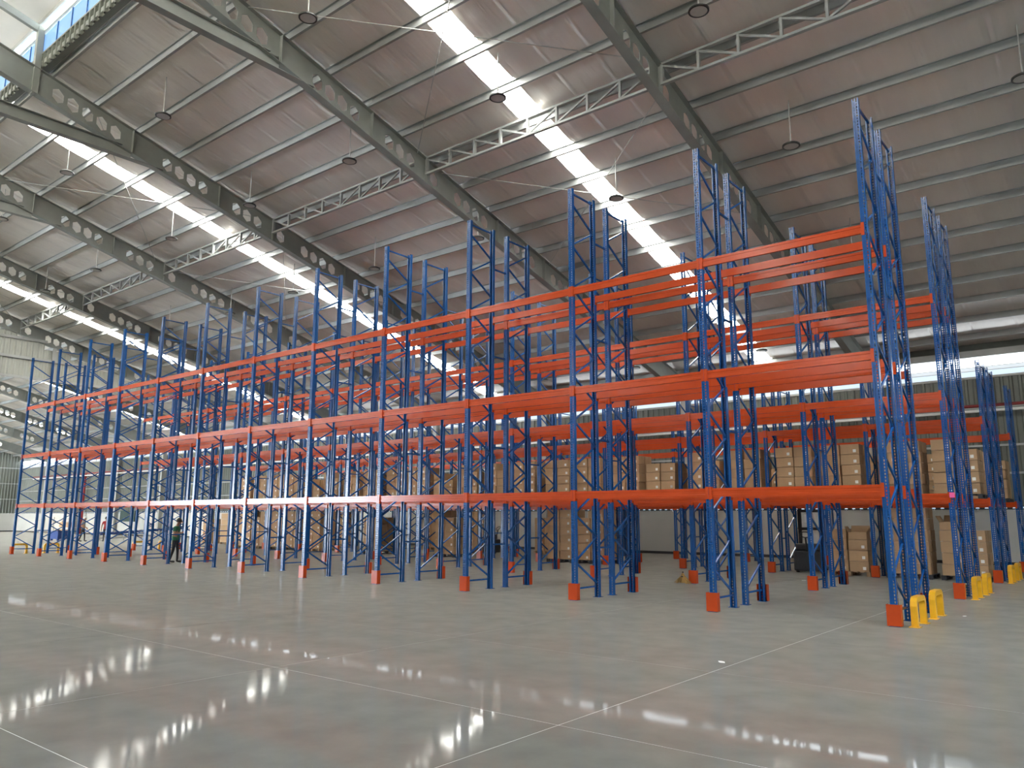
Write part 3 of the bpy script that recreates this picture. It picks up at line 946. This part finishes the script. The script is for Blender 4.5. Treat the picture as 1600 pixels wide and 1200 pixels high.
for idx, (key, bx, by, bz, jr, row, b, s, lv, c, k, n, dpt, bay) in enumerate(boxes):
    if idx < NB:
        o = ob('carton', carton_me, None, (bx, by, bz), jr)
        lay = 'top' if k == n - 1 else LAYN[k]
        tag(o, '%s layer brown carton, %s%s column, %s %s stack, %s, %s row' % (lay, ('left', 'right')[c], ' rear' if dpt else '', ('right', 'left')[s], 'upper' if lv else 'floor',
            bay, 'third' if row == 'C' else 'fourth'), 'carton', 'cartons stacked on the racks')
        if not dpt:
            ob('paper_label', lab_me, o)
    else:
        more.box(bx - BW / 2 + .005, bx + BW / 2 - .005, by - BD_ / 2 + .005, by + BD_ / 2 - .005, bz, bz + BH - .007)
        if not dpt:
            more.box(bx + 0.09, bx + 0.17, by - BD_ / 2 + .001, by - BD_ / 2 + .006, bz + .05, bz + .13, 1)
o = ob('cartons_far', more.mesh('cartons_far', 'card', 'label'))
o['kind'] = 'stuff'
tag(o, 'remaining brown cartons stacked far back in the rack rows', 'cartons')

# open carton lying on top of floor stacks, flaps up
def open_carton(x, y, z, rz, label):
    m = MB()
    w, d, h, t = 0.24, 0.20, 0.20, 0.006
    m.box(-w, w, -d, d, 0, t).box(-w, w, -d, -d + t, 0, h).box(-w, w, d - t, d, 0, h).box(-w, -w + t, -d, d, 0, h).box(w - t, w, -d, d, 0, h)
    o = ob('open_carton', m.mesh('open_carton', 'card'), None, (x, y, z), rz)
    tag(o, label, 'carton')
    f = MB().bar((-w, d, h), (w, d, h), 0.005, 0.005)
    for p0, p1, q in (((-w, d, h), (w, d, h), (0, 0.06, 0.17)), ((w, -d, h), (w, d, h), (0.10, 0, 0.14)), ((-w, -d, h), (-w, d, h), (-0.08, 0, 0.15))):
        a, b2, c2 = Vector(p0), Vector(p1), Vector(q)
        nrm = (b2 - a).cross(c2).normalized() * 0.004
        mm = MB().add([a, b2, b2 + c2, a + c2, a + nrm, b2 + nrm, b2 + c2 + nrm, a + c2 + nrm],
                      [(0, 3, 2, 1), (4, 5, 6, 7), (0, 1, 5, 4), (1, 2, 6, 5), (2, 3, 7, 6), (3, 0, 4, 7)])
        ob('flap', mm.mesh('flap', 'card'), o)
    return o
open_carton(X0 - BAY - 0.72 + 0.26, YC + 0.36, 0.12 + 3 * BH, 0.05, 'open brown carton with raised flaps on the floor stack beside the pallet stacker')
open_carton(X0 - 0.72 - 0.25, YC + 0.38, 0.12 + 4 * BH, -0.1, 'open brown carton with raised flaps on the rightmost floor stack')
# loose carton stacks beyond the left end of the third row
k = 0
for (x, y, nl) in ((-38.6, 25.2, 5), (-39.5, 25.3, 5), (-40.5, 25.2, 4), (-41.5, 25.4, 5), (-43.6, 25.5, 4)):
    p = tag(ob('pallet', pal_me['wood'], None, (x, y + 0.2, 0), 0), 'wooden pallet beyond the left rack ends, %s of five from right' % ORD[k], 'pallet', 'pallets beyond the racks')
    for j in range(nl):
        o = ob('carton', carton_me, None, (x, y, 0.12 + j * BH * 1.15), 0, (1.75, 1.5, 1.15))
        tag(o, 'large %s-layer carton on the %s of five pallets beyond the left rack ends' % ('top' if j == nl - 1 else LAYN[j], ORD[k]), 'carton', 'cartons beyond the racks')
    k += 1

# ------------------------------------------------------------------ pendant lamps
lamp_me = MB().lathe([(0.03, 0.06), (0.17, 0.045), (0.205, 0.02), (0.205, -0.012), (0.172, -0.016), (0.168, -0.008), (0.03, -0.008)], 24).mesh('lamp_housing', 'lamp_rim', smooth=False)
face_me = MB().lathe([(0.02, -0.003), (0.168, -0.003), (0.168, -0.011), (0.02, -0.013)], 24).mesh('lamp_diffuser', 'lamp_face')
LAMPS = [(-5.89, 13.13), (-11.07, 13.13), (-16.5, 13.1), (-21.49, 13.13), (-26.41, 13.11), (-32.37, 13.05), (-37.3, 13.0), (-13.36, 9.3), (-19.98, 9.41), (-25.96, 9.3), (-31.96, 9.43),
         (-1.05, 17.55), (-5.69, 17.55), (-10.53, 17.59), (-15.6, 17.57), (-20.49, 17.57), (-25.26, 17.56), (-29.97, 17.72), (-35.0, 17.6), (-5.86, 27.7), (-10.42, 27.46), (-15.72, 27.49), (-20.37, 27.48),
         (-25.4, 27.5), (-5.8, 22.6), (-10.5, 22.6), (-15.7, 22.6), (-20.4, 22.6)]
rows_l = {}
for x, y in LAMPS:
    rows_l.setdefault(round(y / 2.2), []).append((x, y))
rown = {4: 'lamp row nearest the ridge', 6: 'lamp row in front of the truss', 8: 'lamp row behind the truss', 10: 'fourth lamp row from the ridge', 12: 'lamp row nearest the far wall'}
for rk in sorted(rows_l):
    for j, (x, y) in enumerate(sorted(rows_l[rk], reverse=True)):
        zl = zr(y) - 1.0
        o = empty('pendant_lamp', (x, y, zl))
        tag(o, 'round black-rimmed pendant lamp, %s from right in the %s' % (ORD[j], rown.get(rk, 'lamp row %d' % rk)), 'lamp', 'round pendant lamps')
        ob('housing', lamp_me, o)
        ob('diffuser', face_me, o)
        ob('rod', MB().tube([(0, 0, 0.05), (0, 0, 1.0 + INS - 0.02)], 0.015, 6).mesh('lamp_rod', 'rod'), o)

# ------------------------------------------------------------------ pallet stackers
def stacker(loc, rz, label):
    r = empty('pallet_stacker', loc, rz)
    tag(r, label, 'pallet stacker', 'pallet stackers')
    ch = MB().box(0.10, 0.75, -0.38, 0.38, 0.06, 0.62).box(0.14, 0.62, -0.34, 0.34, 0.62, 0.82)
    body = ob('body', ch.mesh('stacker_body', 'darkplastic'), r)
    bv = body.modifiers.new('bevel', 'BEVEL')
    bv.width = 0.04
    bv.segments = 2
    for s in (-1, 1):
        ob('mast_rail', MB().box(-0.02, 0.08, s * 0.30 - 0.045, s * 0.30 + 0.045, 0.04, 1.80).mesh('mast_rail', 'black'), r)
        ob('fork', MB().box(-1.1, 0.0, s * 0.2 - 0.07, s * 0.2 + 0.07, 0.05, 0.10).box(-0.04, 0.0, s * 0.2 - 0.07, s * 0.2 + 0.07, 0.05, 0.5).mesh('fork', 'black'), r)
        ob('wheel', MB().tube([(0.45, s * 0.33 - 0.04, 0.09), (0.45, s * 0.33 + 0.04, 0.09)], 0.09, 14).mesh('wheel', 'black'), r)
        ob('load_wheel', MB().tube([(-0.95, s * 0.2 - 0.05, 0.03), (-0.95, s * 0.2 + 0.05, 0.03)], 0.03, 10).mesh('load_wheel', 'black'), r)
    for z0 in (1.2, 1.72):
        ob('crossbar', MB().box(-0.01, 0.07, -0.255, 0.255, z0, z0 + 0.08).mesh('crossbar', 'black'), r)
    ob('lift_cylinder', MB().tube([(0.04, 0, 0.1), (0.04, 0, 1.72)], 0.035, 10).mesh('lift_cylinder', 'rod', smooth=True), r)
    ob('panel', MB().box(0.085, 0.10, -0.16, 0.16, 1.42, 1.66).mesh('panel', 'white'), r)
    t = ob('tiller', MB().tube([(0.7, 0, 0.6), (0.82, 0, 1.0)], 0.025, 8).mesh('tiller', 'black'), r)
    ring = [(0.83 + 0.07 * math.sin(a), 0.16 * math.cos(a), 1.08 + 0.08 * math.sin(a)) for a in [2 * PI * k / 14 for k in range(15)]]
    ob('handle', MB().tube(ring, 0.016, 6).mesh('tiller_handle', 'black'), t)
    gr = ob('guard_frame', MB().tube([(0.12, -0.36, 0.8), (0.12, -0.36, 1.25), (0.12, 0.36, 1.25), (0.12, 0.36, 0.8)], 0.014, 6).mesh('guard_frame', 'black'), r)
    return r
stacker((-7.85, 23.85, 0), -1.45, 'black pallet stacker with upright mast standing in the second bay of the third row')
stacker((-22.6, 25.9, 0), 1.2, 'black pallet stacker in the aisle behind the third rack row, centre')

# ------------------------------------------------------------------ straw broom leaning at a foot
br = empty('straw_broom', (-8.80, 17.40, 0))
tag(br, 'straw broom head spread on the floor at a rack foot', 'broom')
def broom():
    m = MB()
    n = 26
    rr = random.Random(2)
    for k in range(n):
        a = -0.9 + 1.8 * k / (n - 1)
        for q in range(2):
            yj = rr.uniform(-0.03, 0.03)
            tip = (0.30 * math.sin(a) * 0.85, yj * 2.2, 0.006 + rr.uniform(0, 0.02))
            m.bar((rr.uniform(-.03, .03) * 0.6, yj, 0.215), tip, 0.016, 0.010)
    m.lathe([(0.045, 0.17), (0.035, 0.22), (0.018, 0.245)], 10)
    return m.mesh('bristles', 'straw')
ob('bristles', broom(), br)
ob('binding', MB().lathe([(0.05, 0.155), (0.05, 0.175), (0.042, 0.178)], 12).mesh('binding', 'black'), br)
ob('stub', MB().tube([(0, 0, 0.24), (0.005, 0.0, 0.285)], 0.014, 8).mesh('stub', 'black'), br)

# paper scraps on the floor
sc_me = MB().add([(-0.05, -0.02, 0.001), (0.0, -0.028, 0.004), (0.05, -0.01, 0.001), (0.045, 0.02, 0.003), (0.0, 0.026, 0.001), (-0.04, 0.02, 0.004),
                  (-0.05, -0.02, 0.004), (0.0, -0.028, 0.007), (0.05, -0.01, 0.004), (0.045, 0.02, 0.006), (0.0, 0.026, 0.004), (-0.04, 0.02, 0.007)],
                 [(5, 4, 3, 2, 1, 0), (6, 7, 8, 9, 10, 11)] + [(i, (i + 1) % 6, 6 + (i + 1) % 6, 6 + i) for i in range(6)]).mesh('paper_scrap', 'label')
for (x, y, rz, s, lb) in ((-6.93, 20.3, 0.4, 1.1, 'white paper scrap on the floor between the second and third rack rows'), (-2.46, 14.57, 1.0, 0.7, 'white paper scrap on the floor right of the yellow barriers'),
                          (-3.75, 8.25, 2.2, 1.2, 'crumpled white paper scrap lying on a pale floor joint')):
    tag(ob('paper_scrap', sc_me, None, (x, y, 0), rz, (s, s, 1)), lb, 'paper')

# ------------------------------------------------------------------ people
def person(loc, rz, joints, edges, mats, label, name='person', hair=True, cap=None):
    """joints: name -> (co, radius); edges: (a, b, material)"""
    names = list(joints)
    idx = {n: i for i, n in enumerate(names)}
    me = bpy.data.meshes.new('person')
    me.from_pydata([joints[n][0] for n in names], [(idx[a], idx[b]) for a, b, _ in edges], [])
    tmp = bpy.data.objects.new('person', me)
    col.objects.link(tmp)
    sk = tmp.modifiers.new('skin', 'SKIN')
    sk.use_smooth_shade = True
    for n in names:
        d = me.skin_vertices[0].data[idx[n]]
        r = joints[n][1]
        d.radius = r if isinstance(r, tuple) else (r, r)
        d.use_root = (n == 'pelvis')
    ss = tmp.modifiers.new('sub', 'SUBSURF')
    ss.levels = ss.render_levels = 2
    dg = bpy.context.evaluated_depsgraph_get()
    res = bpy.data.meshes.new_from_object(tmp.evaluated_get(dg))
    bpy.data.objects.remove(tmp)
    res.materials.clear()
    for m in mats:
        res.materials.append(M[m])
    segs = [(Vector(joints[a][0]), Vector(joints[b][0]), mt) for a, b, mt in edges]
    for p in res.polygons:
        c = p.center
        best, bm_ = 1e9, 0
        for a, b, mt in segs:
            ab = b - a
            t = max(0, min(1, (c - a).dot(ab) / max(ab.length_squared, 1e-9)))
            d = (c - a - ab * t).length
            if d < best:
                best, bm_ = d, mt
        p.material_index = bm_
        p.use_smooth = True
    o = ob(name, res, None, loc, rz)
    tag(o, label, 'person')
    hd = Vector(joints['head'][0])
    m = MB()
    if hair:
        rings = []
        for k in range(7):
            a = (k / 6) * 1.75
            rings.append((max(0.004, 0.099 * math.sin(a)), 0.125 * math.cos(a)))
        m.lathe(rings[::-1], 16, c=(hd.x - 0.020, hd.y, hd.z + 0.012))
        ob('hair', m.mesh('hair', 'hair', smooth=True), o)
    if cap:
        m2 = MB().lathe([(0.112, 0.0), (0.112, 0.03), (0.095, 0.085), (0.05, 0.118), (0.005, 0.125)], 16, c=(hd.x - 0.01, hd.y, hd.z + 0.035))
        m2.box(hd.x + 0.06, hd.x + 0.17, hd.y - 0.06, hd.y + 0.06, hd.z + 0.035, hd.z + 0.045)
        ob('cap', m2.mesh('cap', cap, smooth=False), o)
    fm = MB()
    for s in (-1, 1):
        fm.lathe([(0.003, -0.009), (0.010, -0.005), (0.010, 0.005), (0.003, 0.009)], 8, c=(hd.x + 0.088, hd.y + s * 0.032, hd.z + 0.005))
    fm.box(hd.x + 0.080, hd.x + 0.092, hd.y - 0.022, hd.y + 0.022, hd.z - 0.068, hd.z - 0.060)
    ob('eyes_and_mouth', fm.mesh('eyes_and_mouth', 'hair'), o)
    nm = MB().add([(hd.x + .08, hd.y - .014, hd.z - .035), (hd.x + .08, hd.y + .014, hd.z - .035), (hd.x + .085, hd.y, hd.z + .012), (hd.x + .115, hd.y, hd.z - .032)],
                  [(0, 1, 3), (1, 2, 3), (2, 0, 3), (0, 2, 1)])
    for s in (-1, 1):
        nm.lathe([(0.004, -0.03), (0.014, -0.018), (0.016, 0.012), (0.005, 0.03)], 8, c=(hd.x - 0.005, hd.y + s * 0.082, hd.z - 0.01))
    ob('nose_and_ears', nm.mesh('nose_and_ears', 'skin', smooth=True), o)
    return o

def hand(j, e, side, wrist, fwd, down, across, mt):
    """palm and five unequal bent fingers"""
    w, f, d, a = Vector(wrist), Vector(fwd), Vector(down), Vector(across)
    pn = 'palm' + side
    palm = w + f * 0.07
    j[pn] = (tuple(palm), (0.030, 0.018))
    e.append(('wrist' + side, pn, mt))
    for k, (off, ln) in enumerate(((-0.028, 0.062), (-0.009, 0.075), (0.010, 0.070), (0.028, 0.055))):
        k1 = palm + a * off + f * 0.03
        k2 = k1 + f * ln * 0.55 + d * ln * 0.2
        k3 = k2 + f * ln * 0.15 + d * ln * 0.45
        for q, p in enumerate((k1, k2, k3)):
            j['f%s%d%d' % (side, k, q)] = (tuple(p), 0.0085 - 0.001 * q)
        e.append((pn, 'f%s%d0' % (side, k), mt))
        e.append(('f%s%d0' % (side, k), 'f%s%d1' % (side, k), mt))
        e.append(('f%s%d1' % (side, k), 'f%s%d2' % (side, k), mt))
    t1 = w + f * 0.05 - a * 0.042
    t2 = t1 + f * 0.04 - a * 0.012 + d * 0.012
    j['t%s0' % side] = (tuple(t1), 0.010)
    j['t%s1' % side] = (tuple(t2), 0.008)
    e.append((pn, 't%s0' % side, mt))
    e.append(('t%s0' % side, 't%s1' % side, mt))

def walker(H, stride, arms, lean=0.0, bow=0.0):
    """x forward, y left; standing height H; returns joints, edges (mat 0 shirt, 1 trousers, 2 skin, 3 shoes)"""
    s = H / 1.70
    j, e = {}, []
    def J(n, x, y, z, r):
        j[n] = ((x * s, y * s, z * s), (r[0] * s, r[1] * s) if isinstance(r, tuple) else r * s)
    J('pelvis', 0, 0, 0.93, (0.150, 0.140))
    J('waist', 0.01 + lean * .3, 0, 1.07, (0.140, 0.132))
    J('chest', 0.01 + lean * .7, 0, 1.25, (0.160, 0.145))
    J('neckbase', 0.0 + lean, 0, 1.41, (0.075, 0.065))
    J('neck', 0.02 + lean + bow * .3, 0, 1.48, 0.055)
    J('head', 0.045 + lean + bow, 0, 1.585, (0.088, 0.098))
    J('crown', 0.04 + lean + bow, 0, 1.655, (0.070, 0.078))
    e += [('pelvis', 'waist', 0), ('waist', 'chest', 0), ('chest', 'neckbase', 0), ('neckbase', 'neck', 2), ('neck', 'head', 2), ('head', 'crown', 2)]
    for sd, sg, st in (('L', 1, stride), ('R', -1, -stride)):
        J('hip' + sd, 0, sg * 0.09, 0.87, 0.090)
        J('knee' + sd, st * 0.55 + 0.03, sg * 0.095, 0.49, 0.060)
        J('ankle' + sd, st - (0.04 if st < 0 else 0), sg * 0.095, 0.09 + (0.03 if st < 0 else 0), 0.042)
        J('heel' + sd, st - (0.05 if st < 0 else 0.02), sg * 0.095, 0.045 , 0.040)
        J('toe' + sd, st + 0.17, sg * 0.11, 0.032, (0.042, 0.028))
        e += [('pelvis', 'hip' + sd, 0), ('hip' + sd, 'knee' + sd, 1), ('knee' + sd, 'ankle' + sd, 1), ('ankle' + sd, 'heel' + sd, 3), ('heel' + sd, 'toe' + sd, 3)]
        sh, el, wr = arms[sd]
        J('sho' + sd, *sh, 0.062)
        J('elb' + sd, *el, 0.045)
        mid = tuple(sh[i] + (el[i] - sh[i]) * 0.62 for i in range(3))
        J('sleeve' + sd, *mid, 0.056)
        J('wrist' + sd, *wr, 0.028)
        e += [('chest', 'sho' + sd, 0), ('sho' + sd, 'sleeve' + sd, 0), ('sleeve' + sd, 'elb' + sd, 2), ('elb' + sd, 'wrist' + sd, 2)]
        d = (Vector(wr) - Vector(el)).normalized()
        ac = Vector((0, sg, 0))
        dn = d.cross(ac)
        if dn.z > 0 and abs(dn.z) > 0.2:
            dn = -dn
        hand(j, e, sd, tuple(Vector(wr) * s), d, dn, ac, 2)
    return j, e
FACE = math.atan2(0.628, 0.778)
arms_phone = {'L': ((0.02, 0.19, 1.37), (0.03, 0.23, 1.11), (0.26, 0.09, 1.17)), 'R': ((0.02, -0.19, 1.37), (0.05, -0.24, 1.10), (0.27, -0.08, 1.16))}
j, e = walker(1.47, 0.085, arms_phone, lean=0.03, bow=0.05)
PX, PY = -26.15, 13.97
person((PX, PY, 0), FACE, j, e, ['green', 'trousers', 'skin', 'black'], 'person in dark green shirt walking under the rack, looking down at a phone')
ph = ob('mobile_phone', MB().box(-0.006, 0.006, -0.036, 0.036, -0.07, 0.07).box(0.0059, 0.0068, -0.032, 0.032, -0.064, 0.064, 1).mesh('mobile_phone', 'redshirt', 'black'), None,
        (PX + math.cos(FACE) * 0.315, PY + math.sin(FACE) * 0.315, 1.055), 0, None, (0, -0.5, FACE))
tag(ph, 'small red phone held in both hands by the person in green', 'phone')
arms_low = {'L': ((0.0, 0.19, 1.37), (-0.02, 0.25, 1.09), (0.17, 0.16, 0.93)), 'R': ((0.0, -0.19, 1.37), (0.0, -0.25, 1.09), (0.22, -0.14, 1.0))}
j, e = walker(1.50, 0.13, arms_low, lean=0.02, bow=0.02)
person((-52.5, 21.9, 0), FACE + 0.1, j, e, ['greyshirt', 'trousers', 'skin', 'black'], 'person in grey shirt and white cap beside the conveyor', hair=False, cap='white')
arms_dn = {'L': ((0.0, 0.19, 1.37), (-0.03, 0.27, 1.10), (0.05, 0.28, 0.86)), 'R': ((0.0, -0.19, 1.37), (-0.03, -0.27, 1.10), (0.05, -0.28, 0.86))}
j, e = walker(1.52, 0.05, arms_dn)
person((-51.6, 22.9, 0), FACE + 2.2, j, e, ['redshirt', 'trousers', 'skin', 'black'], 'person in red shirt with arms hanging, behind a blue upright near the conveyor')

# ------------------------------------------------------------------ far left: conveyor, bin, shelf
cv = empty('belt_conveyor', (-53.0, 22.8, 0))
tag(cv, 'inclined blue and grey roller conveyor at the far left of the hall', 'conveyor')
for s in (-1, 1):
    ob('side_rail', MB().bar((s * 0.35, 0, 0.42), (s * 0.35, 6.2, 0.78), 0.05, 0.14).mesh('side_rail', 'bluebin'), cv)
    ob('lower_rail', MB().bar((s * 0.35, 0, 0.14), (s * 0.35, 6.2, 0.30), 0.05, 0.07).mesh('lower_rail', 'rod'), cv)
for k in range(20):
    yy = 0.15 + 6.0 * k / 19
    zz = 0.44 + 0.36 * yy / 6.2
    ob('roller', MB().tube([(-0.33, yy, zz), (0.33, yy, zz)], 0.04, 8).mesh('roller', 'rod', smooth=True), cv)
for yy in (0.2, 2.1, 4.1, 6.0):
    for s in (-1, 1):
        ob('leg', MB().box(s * 0.35 - 0.03, s * 0.35 + 0.03, yy - 0.03, yy + 0.03, 0, 0.42 + 0.36 * yy / 6.2).mesh('leg', 'rod'), cv)
bn = empty('plastic_bin', (-55.4, 21.8, 0))
tag(bn, 'large blue plastic bin left of the person in grey', 'bin')
ob('tub', (MB().box(-0.6, 0.6, -0.45, 0.45, 0.1, 0.14).box(-0.6, 0.6, -0.45, -0.41, 0.14, 0.62).box(-0.6, 0.6, 0.41, 0.45, 0.14, 0.62)
           .box(-0.6, -0.56, -0.41, 0.41, 0.14, 0.62).box(0.56, 0.6, -0.41, 0.41, 0.14, 0.62)).mesh('tub', 'bluebin'), bn)
ob('rim', (MB().box(-0.64, 0.64, -0.49, -0.45, 0.56, 0.62).box(-0.64, 0.64, 0.45, 0.49, 0.56, 0.62).box(-0.64, -0.6, -0.45, 0.45, 0.56, 0.62).box(0.6, 0.64, -0.45, 0.45, 0.56, 0.62)).mesh('rim', 'bluebin'), bn)
for s in (-1, 1):
    for t in (-1, 1):
        ob('foot', MB().box(s * 0.5 - 0.06, s * 0.5 + 0.06, t * 0.38 - 0.06, t * 0.38 + 0.06, 0, 0.1).mesh('foot', 'bluebin'), bn)
sh = empty('shelf_unit', (-64.0, 25.4, 0))
tag(sh, 'pale shelving unit with cartons at the far left', 'shelf')
for x in (-1.4, 1.4):
    for y in (-0.3, 0.3):
        ob('post', MB().box(x - 0.03, x + 0.03, y - 0.03, y + 0.03, 0, 1.5).mesh('post', 'rod'), sh)
for z in (0.15, 0.7, 1.25):
    ob('shelf_board', MB().box(-1.4, 1.4, -0.3, 0.3, z, z + 0.04).mesh('shelf_board', 'rod'), sh)
for q, (x, z) in enumerate(((-0.8, 0.19), (0.1, 0.19), (0.9, 0.74), (-0.3, 0.74))):
    tag(ob('carton', carton_me, None, (-64.0 + x, 25.4, z), 0, (1.2, 1, 1.4)), 'brown carton on the far left shelving unit, %s' % (('lower shelf, left', 'lower shelf, right', 'middle shelf, right', 'middle shelf, left')[q]), 'carton', 'cartons on the shelving unit')
tp = ob('roller_curtain', MB().prism_x([(-0.15, 0), (0.15, 0), (0.12, 0.9), (-0.12, 0.9)], -1.3, 1.3).mesh('roller_curtain', 'tarp'), None, (-66.5, YW - 0.21, 1.15))
tag(tp, 'dark green rolled tarpaulin hanging on the far wall at the left', 'tarpaulin')
